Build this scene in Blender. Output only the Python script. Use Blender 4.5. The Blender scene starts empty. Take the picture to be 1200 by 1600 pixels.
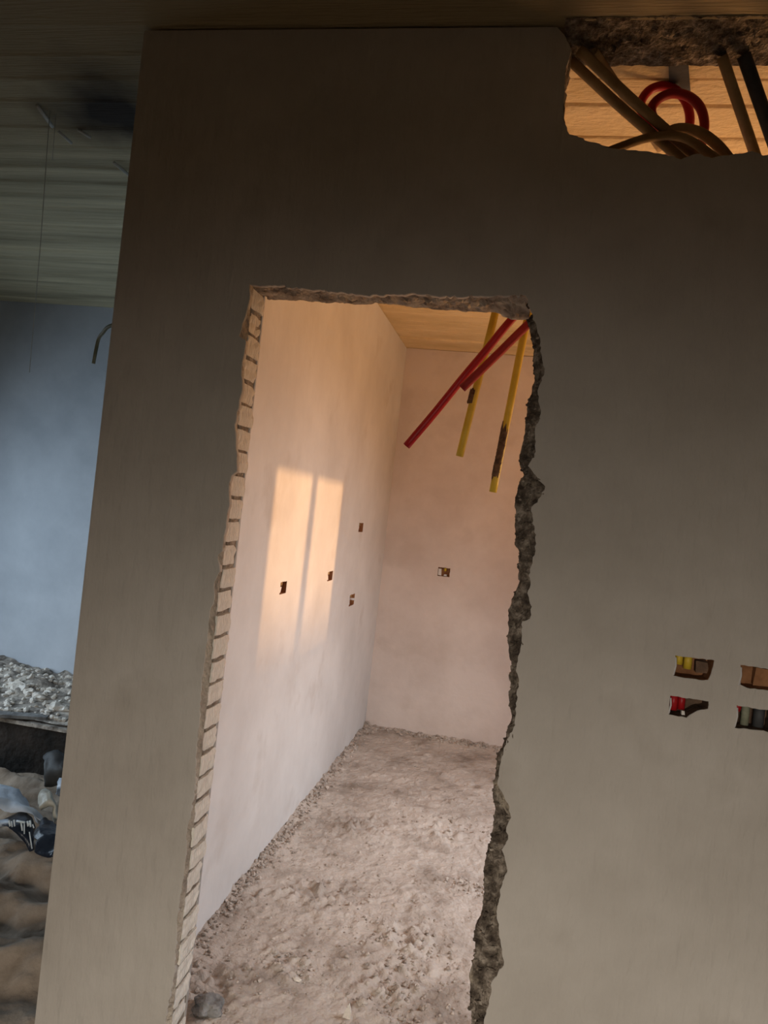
import bpy, bmesh, math, random
import numpy as np
from mathutils import Vector, noise as mnoise
random.seed(7); rng = np.random.default_rng(7)
SC = bpy.context.scene; COL = SC.collection

# ------------------------------------------------------------------ camera
F_PX = 1180.0; YAW = math.radians(10.5); ROLL = math.radians(6.3); CAM_H = 1.56
Rw = Vector((math.cos(YAW), math.sin(YAW), 0)); Uw = Vector((0, 0, 1)); FW = Vector((-math.sin(YAW), math.cos(YAW), 0))
RV = math.cos(ROLL)*Rw + math.sin(ROLL)*Uw
UV = -math.sin(ROLL)*Rw + math.cos(ROLL)*Uw
CO = Vector((0, 0, CAM_H))
cam_d = bpy.data.cameras.new('camera'); cam = bpy.data.objects.new('camera', cam_d); COL.objects.link(cam)
cam_d.sensor_fit = 'VERTICAL'; cam_d.sensor_height = 36.0; cam_d.lens = 36.0*F_PX/1600.0
cam_d.clip_start = 0.02; cam_d.clip_end = 100
from mathutils import Matrix
cam.matrix_world = Matrix(((RV.x, UV.x, -FW.x, CO.x), (RV.y, UV.y, -FW.y, CO.y), (RV.z, UV.z, -FW.z, CO.z), (0, 0, 0, 1)))
SC.camera = cam

# ------------------------------------------------------------------ world, sun, daylight, exposure
SC.view_settings.view_transform = 'Standard'; SC.view_settings.look = 'None'
SC.view_settings.gamma = 1.0; SC.view_settings.exposure = 0.0; SC.view_settings.use_curve_mapping = False
w = bpy.data.worlds.new('sky'); SC.world = w; w.use_nodes = True
wn = w.node_tree.nodes; bg = wn['Background']
sky = wn.new('ShaderNodeTexSky'); sky.sky_type = 'HOSEK_WILKIE'; sky.sun_direction = (0.98, 0.05, 0.14); sky.turbidity = 4.0; sky.ground_albedo = 0.3
w.node_tree.links.new(sky.outputs[0], bg.inputs[0]); bg.inputs[1].default_value = 0.5

def lamp(name, kind, loc, direction, energy, color, size=None, spread=None, angle=None):
    d = bpy.data.lights.new(name, kind); d.energy = energy; d.color = color
    if size: d.shape = 'RECTANGLE'; d.size, d.size_y = size
    if spread: d.spread = math.radians(spread)
    if angle: d.angle = math.radians(angle)
    o = bpy.data.objects.new(name, d); COL.objects.link(o); o.location = loc
    o.rotation_euler = Vector(direction).to_track_quat('-Z', 'Z' if abs(direction[2]) < .9 else 'Y').to_euler()
    return o
# low evening sun through the inner room's window
lamp('evening_sun', 'SUN', (6, 3.4, 3), (-1, 0.0, -0.141), 2.8, (1.0, 0.55, 0.23), angle=1.1)
# daylight entering at the openings (sky from above, warm sunlit ground from below)
lamp('sky_light_inner_window', 'AREA', (2.02, 3.385, 1.75), (-1, 0, -0.95), 36, (0.84, 0.91, 1.0), size=(1.05, 0.8), spread=105)
lamp('ground_glow_inner_window', 'AREA', (2.02, 3.385, 1.45), (-1, 0, 0.95), 36, (1.0, 0.53, 0.22), size=(1.05, 0.6), spread=140)
lamp('daylight_rear_doorway', 'AREA', (-0.3, -2.85, 1.2), (0.06, 1, -0.66), 76, (1.0, 0.94, 0.85), size=(1.5, 1.5), spread=86)
lamp('daylight_left_opening', 'AREA', (-4.5, 3.2, 1.15), (1, 0.42, -0.38), 28, (0.66, 0.83, 1.0), size=(1.3, 1.5), spread=130)

# ------------------------------------------------------------------ key dimensions
D = 1.83; DB = 1.95; ZC = 2.75
XL = -0.966; XLO = -1.125; YB = 5.39; XR = 1.85
CORR_Y = 4.775; XFAR = -4.3; XOUT = 2.2; YREAR = -2.6

def ray(px, py):
    return FW + RV*((px-600)/F_PX) + UV*((800-py)/F_PX)
def hit(px, py, ax, v):
    d = ray(px, py); t = (v-CO[ax])/d[ax]; return CO + d*t
def hy(px, py, y): return hit(px, py, 1, y)

# ------------------------------------------------------------------ helpers
def tag(o, label=None, cat=None, group=None, kind=None):
    if label: o['label'] = label
    if cat: o['category'] = cat
    if group: o['group'] = group
    if kind: o['kind'] = kind
    return o
def link_mesh(name, me, m=None, parent=None, smooth=False):
    me.name = name
    o = bpy.data.objects.new(name, me); COL.objects.link(o)
    if m: me.materials.clear(); me.materials.append(m)
    if parent: o.parent = parent
    if smooth:
        me.polygons.foreach_set('use_smooth', [True]*len(me.polygons))
    return o
def mesh(name, vs, fs, m=None, parent=None, smooth=False):
    me = bpy.data.meshes.new(name); me.from_pydata([tuple(v) for v in vs], [], fs); me.update()
    return link_mesh(name, me, m, parent, smooth)
def bm_obj(name, bm, m, parent=None, smooth=False):
    me = bpy.data.meshes.new(name); bmesh.ops.recalc_face_normals(bm, faces=bm.faces[:]); bm.to_mesh(me); bm.free()
    return link_mesh(name, me, m, parent, smooth)
def empty(name, loc, label, cat, group=None):
    o = bpy.data.objects.new(name, None); COL.objects.link(o); o.location = loc; o.empty_display_size = 0.05
    bpy.context.view_layer.update()
    return tag(o, label, cat, group)
def adopt(parent, *obs):
    for o in obs:
        o.parent = parent; o.matrix_parent_inverse = Matrix.Translation(-parent.location)
def box_bm(bm, x0, x1, y0, y1, z0, z1, j=0.0):
    r = lambda: random.uniform(-j, j)
    v = [bm.verts.new((x+r(), y+r(), z+r())) for x in (x0, x1) for y in (y0, y1) for z in (z0, z1)]
    for f in ((0,1,3,2),(4,6,7,5),(0,4,5,1),(2,3,7,6),(0,2,6,4),(1,5,7,3)):
        bm.faces.new([v[i] for i in f])
def box(name, b, m, parent=None, j=0.0, bevel=0):
    bm = bmesh.new(); box_bm(bm, *b, j=j)
    if bevel: bmesh.ops.bevel(bm, geom=bm.edges[:], offset=bevel, segments=2, affect='EDGES')
    return bm_obj(name, bm, m, parent)
def tube_data(pts, r, n=12, hollow=True):
    pts = [Vector(p) for p in pts]; vs = []; fs = []
    rs = r if isinstance(r, (list, tuple)) else [r]*len(pts)
    prev = None
    for i, p in enumerate(pts):
        t = (pts[min(i+1, len(pts)-1)]-pts[max(i-1, 0)]).normalized()
        if prev is None:
            a = t.orthogonal().normalized()
        else:
            a = (prev - t*prev.dot(t)).normalized()
        prev = a; b = t.cross(a)
        for k in range(n):
            an = 2*math.pi*k/n; vs.append(p + (a*math.cos(an)+b*math.sin(an))*rs[i])
    for i in range(len(pts)-1):
        for k in range(n):
            fs.append((i*n+k, i*n+(k+1) % n, (i+1)*n+(k+1) % n, (i+1)*n+k))
    for end in (0, len(pts)-1):
        t = (pts[1]-pts[0]).normalized() if end == 0 else (pts[-1]-pts[-2]).normalized()
        base = end*n
        if hollow:
            c = pts[end]; s = len(vs)
            for k in range(n): vs.append(c + (vs[base+k]-c)*0.8)
            inn = (t if end == 0 else -t)*r_of(rs, end)*2.5
            s2 = len(vs)
            for k in range(n): vs.append(vs[s+k] + inn)
            for k in range(n):
                q = (k+1) % n
                fs.append((base+k, base+q, s+q, s+k)); fs.append((s+k, s+q, s2+q, s2+k))
            fs.append(tuple(s2+k for k in range(n)))
        else:
            fs.append(tuple(base+k for k in range(n)))
    return vs, fs
def r_of(rs, i): return rs[i]
def tube(name, pts, r, m, parent=None, n=12, hollow=True):
    vs, fs = tube_data(pts, r, n, hollow); bm = bmesh.new()
    V = [bm.verts.new(v) for v in vs]
    for f in fs:
        try: bm.faces.new([V[i] for i in f])
        except ValueError: pass
    return bm_obj(name, bm, m, parent, smooth=True)
def spline(pts, n=8):
    pts = [Vector(p) for p in pts]; P = [2*pts[0]-pts[1]]+pts+[2*pts[-1]-pts[-2]]; out = []
    for i in range(1, len(P)-2):
        for k in range(n):
            t = k/n; a, b, c, d = P[i-1], P[i], P[i+1], P[i+2]
            out.append(0.5*((2*b)+(c-a)*t+(2*a-5*b+4*c-d)*t*t+(3*b-a-3*c+d)*t**3))
    out.append(pts[-1]); return out
def filled(name, outer, holes, thick, fn, m, parent=None):
    """filled outline with holes, extruded; fn maps (u, v, w) with w in 0..thick to a point"""
    cu = bpy.data.curves.new(name, 'CURVE'); cu.dimensions = '2D'; cu.fill_mode = 'BOTH'; cu.extrude = thick/2
    for poly in [outer]+list(holes):
        s = cu.splines.new('POLY'); s.points.add(len(poly)-1)
        for p, q in zip(s.points, poly): p.co = (q[0], q[1], 0, 1)
        s.use_cyclic_u = True
    ob = bpy.data.objects.new(name, cu); COL.objects.link(ob)
    dg = bpy.context.evaluated_depsgraph_get(); me = bpy.data.meshes.new_from_object(ob.evaluated_get(dg))
    bpy.data.objects.remove(ob); bpy.data.curves.remove(cu)
    bm = bmesh.new(); bm.from_mesh(me); bpy.data.meshes.remove(me)
    bmesh.ops.remove_doubles(bm, verts=bm.verts[:], dist=1e-5)
    for v in bm.verts: v.co = Vector(fn(v.co.x, v.co.y, v.co.z+thick/2))
    return bm_obj(name, bm, m, parent)
def rag(poly, step=0.008, amp=0.0025):
    """refine a polyline and roughen it"""
    out = []
    for a, b in zip(poly[:-1], poly[1:]):
        L = math.hypot(b[0]-a[0], b[1]-a[1]); n = max(1, int(L/step))
        for k in range(n):
            t = k/n; out.append((a[0]+(b[0]-a[0])*t+(random.uniform(-amp, amp) if k else 0), a[1]+(b[1]-a[1])*t+(random.uniform(-amp, amp) if k else 0)))
    out.append(poly[-1]); return out
# vectorised value noise
TAB = rng.random((64, 64))
def vn(x, y):
    xi = np.floor(x).astype(int); yi = np.floor(y).astype(int); fx = x-xi; fy = y-yi
    fx = fx*fx*(3-2*fx); fy = fy*fy*(3-2*fy)
    a = TAB[xi % 64, yi % 64]; b = TAB[(xi+1) % 64, yi % 64]; c = TAB[xi % 64, (yi+1) % 64]; d = TAB[(xi+1) % 64, (yi+1) % 64]
    return (a*(1-fx)+b*fx)*(1-fy)+(c*(1-fx)+d*fx)*fy-0.5
def fbm(x, y, s, o=5, g=0.5):
    r = 0; a = 1
    for i in range(o):
        r = r+a*vn(x*s+i*17.3, y*s+i*9.7); s *= 2.07; a *= g
    return r
def grid(name, xs, ys, zf, m, parent=None, smooth=True, flip=False):
    X, Y = np.meshgrid(xs, ys, indexing='ij'); Z = zf(X, Y); nx, ny = X.shape
    co = np.stack([X, Y, Z], -1).reshape(-1, 3)
    i = np.arange(nx-1)[:, None]*ny+np.arange(ny-1)[None, :]; i = i.ravel()
    q = np.stack([i, i+ny, i+ny+1, i+1], -1)
    if flip: q = q[:, ::-1]
    me = bpy.data.meshes.new(name); me.vertices.add(len(co)); me.vertices.foreach_set('co', co.ravel().astype(np.float32))
    me.loops.add(q.size); me.loops.foreach_set('vertex_index', q.ravel().astype(np.int32))
    me.polygons.add(len(q)); me.polygons.foreach_set('loop_start', (np.arange(len(q))*4).astype(np.int32))
    me.update(calc_edges=True); me.validate()
    return link_mesh(name, me, m, parent, smooth)
def rock_data(c, r, flat=0.7, rot=None, rough=0.3):
    bm = bmesh.new(); bmesh.ops.create_icosphere(bm, subdivisions=1, radius=1)
    a = random.uniform(0, 6.28); ca, sa = math.cos(a), math.sin(a); ex = random.uniform(.75, 1.3)
    out = []
    for v in bm.verts:
        k = 1+random.uniform(-rough, rough); x, y, z = v.co.x*k*ex, v.co.y*k, v.co.z*k*flat
        out.append((c[0]+r*(x*ca-y*sa), c[1]+r*(x*sa+y*ca), c[2]+r*z))
    fs = [tuple(v.index for v in f.verts) for f in bm.faces]; bm.free(); return out, fs
def rocks(name, specs, m, parent=None):
    vs = []; fs = []
    for c, r, fl in specs:
        v, f = rock_data(c, r, fl); o = len(vs); vs += v; fs += [tuple(i+o for i in t) for t in f]
    return mesh(name, vs, fs, m, parent)

# ------------------------------------------------------------------ materials
def mat(name, c1, c2, scale=3.0, rough=0.9, bump=0.2, bscale=60.0, dist=0.01, stretch=(1, 1, 1), detail=8.0, spots=None, c3=None, contrast=(0.35, 0.65), bstretch=None):
    m = bpy.data.materials.new(name); m.use_nodes = True; N = m.node_tree.nodes; L = m.node_tree.links
    b = N['Principled BSDF']; b.inputs['Roughness'].default_value = rough
    try: b.inputs['Specular IOR Level'].default_value = 0.25
    except KeyError: pass
    tc = N.new('ShaderNodeTexCoord'); mp = N.new('ShaderNodeMapping'); mp.inputs['Scale'].default_value = stretch
    L.new(tc.outputs['Object'], mp.inputs[0])
    n1 = N.new('ShaderNodeTexNoise'); n1.inputs['Scale'].default_value = scale; n1.inputs['Detail'].default_value = detail; n1.inputs['Roughness'].default_value = 0.62
    L.new(mp.outputs[0], n1.inputs[0])
    cr = N.new('ShaderNodeValToRGB'); e = cr.color_ramp.elements
    e[0].position = contrast[0]; e[0].color = (*c1, 1); e[1].position = contrast[1]; e[1].color = (*c2, 1)
    if c3: x = cr.color_ramp.elements.new((contrast[0]+contrast[1])/2); x.color = (*c3, 1)
    L.new(n1.outputs[0], cr.inputs[0]); last = cr.outputs[0]
    if spots:
        n3 = N.new('ShaderNodeTexNoise'); n3.inputs['Scale'].default_value = spots[0]; n3.inputs['Detail'].default_value = 5
        L.new(mp.outputs[0], n3.inputs[0]); r3 = N.new('ShaderNodeValToRGB'); r3.color_ramp.elements[0].position = spots[1]; r3.color_ramp.elements[1].position = spots[1]+0.16
        L.new(n3.outputs[0], r3.inputs[0]); mx = N.new('ShaderNodeMixRGB'); L.new(r3.outputs[0], mx.inputs[0]); L.new(last, mx.inputs[1]); mx.inputs[2].default_value = (*spots[2], 1); last = mx.outputs[0]
    L.new(last, b.inputs['Base Color'])
    m2 = N.new('ShaderNodeMapping'); m2.inputs['Scale'].default_value = bstretch or stretch; L.new(tc.outputs['Object'], m2.inputs[0])
    n2 = N.new('ShaderNodeTexNoise'); n2.inputs['Scale'].default_value = bscale; n2.inputs['Detail'].default_value = 6; L.new(m2.outputs[0], n2.inputs[0])
    bp = N.new('ShaderNodeBump'); bp.inputs['Strength'].default_value = bump; bp.inputs['Distance'].default_value = dist
    L.new(n2.outputs[0], bp.inputs['Height']); L.new(bp.outputs[0], b.inputs['Normal'])
    return m
M = {}
M['plaster_out'] = mat('grey_cement_plaster', (0.38, 0.335, 0.285), (0.49, 0.44, 0.385), 2.2, bump=0.8, bscale=22, dist=0.012, bstretch=(1.6, 1, .5), contrast=(.3, .7), spots=(4.5, .58, (0.40, 0.352, 0.30)))
M['plaster_in'] = mat('pale_cement_plaster', (0.50, 0.465, 0.44), (0.62, 0.59, 0.565), 1.6, spots=(3.6, .60, (0.50, 0.455, 0.42)), bump=0.3, bscale=18, dist=0.008, bstretch=(1, 1, .5), contrast=(.3, .65))
M['plaster_back'] = mat('pinkish_cement_plaster', (0.53, 0.44, 0.39), (0.66, 0.57, 0.52), 1.9, spots=(3.1, .60, (0.53, 0.44, 0.385)), bump=0.3, bscale=18, dist=0.008, contrast=(.3, .62))
M['plaster_blue'] = mat('cold_grey_plaster', (0.42, 0.45, 0.49), (0.56, 0.59, 0.63), 2.0, bump=0.18, bscale=18, dist=0.008, contrast=(.3, .65))
M['mortar'] = mat('rough_mortar', (0.26, 0.21, 0.165), (0.46, 0.39, 0.31), 22, bump=0.9, bscale=90, dist=0.01)
M['broken'] = mat('broken_plaster_and_brick', (0.05, 0.036, 0.026), (0.34, 0.28, 0.22), 38, bump=1.0, bscale=140, dist=0.008, c3=(0.14, 0.108, 0.08), spots=(22, .60, (0.40, 0.33, 0.24)))
M['broken_pale'] = mat('broken_lintel_concrete', (0.20, 0.15, 0.11), (0.50, 0.42, 0.33), 20, bump=0.9, bscale=110, dist=0.006, c3=(0.36, 0.29, 0.23))
M['brick'] = mat('cream_cut_brick', (0.60, 0.54, 0.46), (0.80, 0.75, 0.67), 30, bump=0.9, bscale=30, dist=0.008, stretch=(1, 5, .8), contrast=(.3, .7))
M['ceil'] = mat('board_marked_concrete', (0.23, 0.185, 0.12), (0.42, 0.35, 0.25), 1.4, bump=0.6, bscale=34, dist=0.012, stretch=(.8, 3, 1), contrast=(.3, .7), bstretch=(1, 1.6, 1), spots=(.8, .58, (0.15, 0.105, 0.065)))
M['ceil_in'] = mat('ochre_board_marked_concrete', (0.56, 0.41, 0.21), (0.80, 0.61, 0.35), 1.6, bump=0.7, bscale=40, dist=0.012, stretch=(1.2, 3, 1), contrast=(.3, .7), bstretch=(1, 1.6, 1))
M['ceil_passage'] = mat('brightened_board_marked_concrete', (0.30, 0.27, 0.18), (0.72, 0.66, 0.45), 1.6, bump=0.6, bscale=24, dist=0.01, stretch=(.4, 6, 1), contrast=(.3, .7), spots=(.9, .60, (0.20, 0.17, 0.12)))
M['floor_in'] = mat('dusty_rough_screed', (0.25, 0.20, 0.16), (0.54, 0.47, 0.41), 3.5, bump=0.8, bscale=55, dist=0.012, c3=(0.46, 0.395, 0.34), spots=(7, .62, (0.27, 0.215, 0.17)), contrast=(.3, .7))
M['crumb'] = mat('dirt_crumbs', (0.26, 0.21, 0.17), (0.52, 0.45, 0.39), 20, bump=0.6, bscale=120, dist=0.004)
M['sand'] = mat('brown_sand', (0.21, 0.155, 0.11), (0.44, 0.35, 0.27), 5, bump=0.5, bscale=70, dist=0.006)
M['earth'] = mat('trodden_brown_earth', (0.09, 0.066, 0.045), (0.20, 0.155, 0.11), 4, bump=0.5, bscale=50, dist=0.01)
M['riser'] = mat('dark_earth', (0.014, 0.012, 0.010), (0.045, 0.034, 0.027), 6, bump=0.6, bscale=30, dist=0.02)
M['rubble'] = mat('pale_rubble', (0.12, 0.10, 0.08), (0.62, 0.54, 0.45), 14, bump=0.7, bscale=60, dist=0.01, c3=(0.33, 0.29, 0.25))
M['rubble_light'] = mat('white_rubble', (0.50, 0.44, 0.37), (0.80, 0.74, 0.66), 20, bump=0.6, bscale=80, dist=0.005)
M['yellow'] = mat('yellow_conduit_plastic', (0.50, 0.32, 0.02), (0.60, 0.42, 0.05), 9, rough=0.45, bump=0.03, bscale=60)
M['yellow_dirty'] = mat('cement_smeared_yellow_plastic', (0.16, 0.085, 0.03), (0.56, 0.32, 0.03), 9, rough=0.6, bump=0.5, bscale=90, dist=0.003, contrast=(.47, .56), stretch=(1, 1, .7))
M['red'] = mat('red_conduit_plastic', (0.30, 0.008, 0.010), (0.38, 0.012, 0.015), 9, rough=0.4, bump=0.03, bscale=60)
M['red_dusty'] = mat('dusty_red_conduit_plastic', (0.24, 0.020, 0.016), (0.36, 0.014, 0.014), 7, rough=0.55, bump=0.1, bscale=60)
M['smear'] = mat('dried_brown_cement', (0.055, 0.03, 0.018), (0.15, 0.085, 0.045), 60, bump=0.8, bscale=150, dist=0.003)
M['tan'] = mat('dusty_tan_conduit', (0.26, 0.165, 0.075), (0.42, 0.29, 0.15), 12, rough=0.8, bump=0.4, bscale=70, dist=0.004)
M['dark'] = mat('dark_grey_plastic', (0.03, 0.03, 0.032), (0.07, 0.068, 0.065), 8, rough=0.6, bump=0.1)
M['clay'] = mat('brown_clay_brick', (0.20, 0.085, 0.035), (0.36, 0.17, 0.075), 18, bump=0.8, bscale=60, dist=0.006)
M['cavity'] = mat('dark_cavity', (0.07, 0.045, 0.03), (0.17, 0.10, 0.06), 25, bump=0.8, bscale=80, dist=0.006)
M['white_plastic'] = mat('white_plastic_film', (0.50, 0.56, 0.64), (0.74, 0.79, 0.86), 12, rough=0.35, bump=0.5, bscale=25, dist=0.01)
M['cream_plastic'] = mat('cream_plastic_film', (0.36, 0.33, 0.27), (0.62, 0.58, 0.48), 12, rough=0.4, bump=0.5, bscale=25, dist=0.01)
M['navy'] = mat('black_blue_plastic', (0.012, 0.016, 0.028), (0.03, 0.038, 0.055), 12, rough=0.3, bump=0.5, bscale=30, dist=0.01)
M['print'] = mat('white_print', (0.66, 0.74, 0.78), (0.80, 0.86, 0.88), 12, rough=0.4, bump=0.0)
M['frame'] = mat('grey_aluminium', (0.35, 0.35, 0.36), (0.42, 0.42, 0.43), 5, rough=0.4, bump=0.02)
M['wire'] = mat('olive_cable', (0.13, 0.135, 0.085), (0.30, 0.29, 0.20), 20, rough=0.6, bump=0.05)
M['thread'] = mat('pale_thread', (0.46, 0.45, 0.40), (0.60, 0.58, 0.52), 20, rough=0.8, bump=0.0)
M['grey_stone'] = mat('dark_grey_stone', (0.13, 0.125, 0.12), (0.28, 0.27, 0.255), 12, bump=0.8, bscale=50, dist=0.01)

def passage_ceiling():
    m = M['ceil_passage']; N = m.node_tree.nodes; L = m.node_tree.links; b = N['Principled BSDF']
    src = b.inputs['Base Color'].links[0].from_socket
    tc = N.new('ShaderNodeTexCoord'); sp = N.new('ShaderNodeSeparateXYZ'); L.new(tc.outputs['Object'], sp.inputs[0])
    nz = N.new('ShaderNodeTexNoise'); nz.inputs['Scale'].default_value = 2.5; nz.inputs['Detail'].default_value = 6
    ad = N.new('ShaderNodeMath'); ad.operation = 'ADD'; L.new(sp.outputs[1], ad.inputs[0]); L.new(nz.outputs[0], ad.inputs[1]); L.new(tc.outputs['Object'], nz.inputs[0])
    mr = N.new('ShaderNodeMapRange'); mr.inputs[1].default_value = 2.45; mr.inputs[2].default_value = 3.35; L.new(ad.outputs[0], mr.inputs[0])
    mx = N.new('ShaderNodeMixRGB'); L.new(mr.outputs[0], mx.inputs[0]); mx.inputs[1].default_value = (0.36, 0.285, 0.17, 1); L.new(src, mx.inputs[2])  # brown near, paler deep in the passage: brightness painted into one concrete
    c = hit(178, 190, 2, 2.755); vd = N.new('ShaderNodeVectorMath'); vd.operation = 'DISTANCE'; L.new(tc.outputs['Object'], vd.inputs[0]); vd.inputs[1].default_value = (c.x+.05, c.y, 2.755)  # dark patch with a noisy edge near the wall end
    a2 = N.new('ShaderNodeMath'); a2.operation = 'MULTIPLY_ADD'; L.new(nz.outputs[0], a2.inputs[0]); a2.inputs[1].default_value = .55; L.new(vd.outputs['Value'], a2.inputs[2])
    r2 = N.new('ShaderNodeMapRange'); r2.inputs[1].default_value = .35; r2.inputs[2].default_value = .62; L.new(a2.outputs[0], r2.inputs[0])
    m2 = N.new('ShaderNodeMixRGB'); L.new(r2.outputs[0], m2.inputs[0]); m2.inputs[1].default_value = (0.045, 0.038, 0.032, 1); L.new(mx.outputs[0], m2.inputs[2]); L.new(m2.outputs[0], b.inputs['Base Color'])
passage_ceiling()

# ------------------------------------------------------------------ front wall with the rough doorway
def uz(px, py, y=D):
    p = hy(px, py, y); return (p.x, p.z)
PL_R = [(829,484),(844,528),(846,552),(851,580),(840,610),(845,646),(836,670),(837,706),(825,728),(852,760),(840,785),(830,793),(838,850),(832,876),(826,899),(829,914),(824,927),(831,948),(828,967),(816,971),(814,1009),(806,1048),(811,1065),(806,1099),(805,1134),(791,1159),(782,1194),(777,1225),(794,1256),(799,1278),(791,1294),(794,1312),(784,1328),(793,1359),(783,1387),(776,1425),(782,1469),(787,1509),(769,1534),(764,1569),(756,1600)]
SL_R = [(826,502),(835,538),(833,566),(837,584),(835,600),(824,628),(822,666),(817,690),(811,718),(818,742),(811,754),(805,780),(806,818),(806,852),(812,865),(810,884),(813,907),(804,927),(795,958),(793,1007),(798,1035),(800,1054),(795,1094),(800,1125),(791,1150),(784,1175),(775,1190),(772,1237),(769,1244),(773,1269),(767,1319),(759,1341),(756,1372),(754,1437),(741,1459),(742,1503),(734,1531),(733,1581),(736,1600)]
PL_T = [(389,443),(410,446),(443,444),(447,449),(503,453),(573,461),(620,460),(648,457),(693,463),(740,462),(774,461),(821,461),(829,484)]
LO_T = [(418,467),(471,470),(520,474),(566,476),(590,474),(625,477),(688,484),(730,487),(777,489),(788,496),(828,503)]
PL_L = [(389,443),(390,467),(381,500),(373,525),(384,532),(377,579),(378,607),(366,663),(370,712),(370,736),(361,743),(357,762),(358,784),(351,831),(347,861),(340,867),(343,893),(334,910),(334,936),(327,957),(325,981),(320,1027),(314,1074),(311,1130),(306,1177),(304,1233),(297,1270),(297,1278),(291,1300),(289,1342),(283,1386),(276,1443),(272,1521),(258,1591)]
plR = [uz(*p) for p in PL_R]; plT = [uz(*p) for p in PL_T]; plL = [uz(*p) for p in PL_L]; slR = [uz(*p) for p in SL_R]
plR.append((plR[-1][0]-0.005, 0.0)); plL.append((plL[-1][0]-0.003, 0.0)); slR.append((slR[-1][0]-0.004, 0.0))
HOLE = [(893,78),(884,104),(882,130),(881,190),(890,210),(925,222),(958,232),(1005,236),(1040,241),(1064,249),(1090,240),(1112,247),(1150,240),(1175,236),(1192,243),(1230,238)]
hl = [uz(*p) for p in HOLE]
hole_r = 0.60
hole_path = [(hl[0][0]-0.040, 2.76), (hl[0][0]-0.022, 2.742)] + hl + [(hole_r-0.02, hl[-1][1]-0.005), (hole_r, 2.60), (hole_r-.01, 2.76)]
BOXES = [
 [(1055,1024),(1117,1032),(1115,1042),(1107,1063),(1093,1063),(1052,1056),(1057,1042)],
 [(1047.5,1087),(1108,1096),(1107,1108),(1090,1111),(1073,1122),(1045,1117)],
 [(1157,1039),(1222,1049),(1218,1082),(1167,1075),(1157,1070),(1159,1055)],
 [(1151,1102),(1193,1109),(1214,1112),(1208,1145),(1180,1141),(1148,1138),(1151,1122)]]
bx = [rag([uz(*p) for p in B]+[uz(*B[0])], .008, .0012)[:-1] for B in BOXES]

left_jamb = rag(list(reversed(plL)), .010, .0018)            # up from the floor to the lintel
top = rag(plT, .008, .0030)
right_jamb = rag(plR, .007, .0022)
front = [(XLO, 0), (XLO, 2.76)] + rag(hole_path, .008, .002) + [(XOUT, 2.76), (XOUT, 0)] + list(reversed(right_jamb)) + list(reversed(top))[1:] + list(reversed(left_jamb))[1:]
wall = filled('wall_front', front, bx, 0.018, lambda u, v, w_: (u, D+w_, v), M['plaster_out'])
tag(wall, kind='structure')
# brick core, recessed behind the plaster; ragged on the right jamb
JX = -0.7535; LZ = 2.122
core = [(XLO+.01, 0), (XLO+.01, 2.76)] + [(x-.004, z) for x, z in hole_path] + [(XOUT, 2.76), (XOUT, 0)] + [(x+.024, z) for x, z in reversed(slR)] + [(0.0, LZ), (JX, LZ), (JX, 0)]
filled('masonry_core', core, bx, 0.088, lambda u, v, w_: (u, D+.0185+w_, v), M['mortar'], wall)
back = [(XLO+.01, 0), (XLO+.01, 2.76)] + [(x-.01, z) for x, z in hole_path] + [(XOUT, 2.76), (XOUT, 0)] + [(max(x*1.066, x)+.012, z) for x, z in reversed(slR)] + [(0.02, 2.112), (-.752, 2.112), (-.752, 0)]
filled('back_plaster', back, [], 0.012, lambda u, v, w_: (u, D+.107+w_, v), M['plaster_in'], wall)

def strip(name, A, B, m, parent, amp=0.006, nv=7, step=0.006, seed=0.0, bulge=0.0):
    """rough broken band between two 3-D edges"""
    def res(P, n):
        P = [Vector(p) for p in P]; L = [0]
        for a, b in zip(P[:-1], P[1:]): L.append(L[-1]+(b-a).length)
        out = []; j = 0
        for i in range(n):
            s = L[-1]*i/(n-1)
            while j < len(L)-2 and L[j+1] < s: j += 1
            t = (s-L[j])/max(1e-9, L[j+1]-L[j]); out.append(P[j].lerp(P[j+1], min(1, max(0, t))))
        return out
    tot = sum((Vector(b)-Vector(a)).length for a, b in zip(A[:-1], A[1:])); n = max(3, int(tot/step))
    a, b = res(A, n), res(B, n); vs = []; fs = []
    for i in range(n):
        for k in range(nv+1):
            t = k/nv; p = a[i].lerp(b[i], t)
            q = mnoise.noise_vector(p*38+Vector((seed, 0, 0)))*amp + mnoise.noise_vector(p*110+Vector((0, seed, 0)))*amp*.85+mnoise.noise_vector(p*260)*amp*.25
            e = math.sin(math.pi*t)
            p = p + q*(0.35+0.65*e) - Vector((0, bulge*e, 0)); vs.append(p)
    for i in range(n-1):
        for k in range(nv):
            s = i*(nv+1)+k; fs.append((s, s+1, s+nv+2, s+nv+1))
    return mesh(name, vs, fs, m, parent)
# right jamb: broken edge from plaster lip to the ragged arris and round to the back
A = [Vector((x+.004, D+.004, z)) for x, z in plR]; B = [Vector((x, D+.020, z)) for x, z in slR]
strip('broken_edge', A, B, M['broken'], wall, amp=.012, nv=12, step=.004, seed=3.1, bulge=.003)
Bk = [Vector((max(x*1.066, x)+.012, DB, z)) for x, z in slR]
strip('broken_reveal', B, Bk, M['broken'], wall, amp=.008, nv=6, seed=3.1)
# lintel underside
A = [Vector((x, D+.002, z+.002)) for x, z in plT[:-1]] ; B = [Vector((*uz(px, py, DB)[:1], DB, uz(px, py, DB)[1])) for px, py in LO_T]
strip('lintel_soffit', A, B, M['broken_pale'], wall, amp=.009, nv=10, seed=8.2)
# left jamb lip between plaster and bricks
A = [Vector((x-.001, D+.003, z)) for x, z in plL]; B = [Vector((JX+.003, D+.020, z)) for x, z in plL]
strip('plaster_lip', A, B, M['mortar'], wall, amp=.004, nv=3, seed=5.0)
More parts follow.
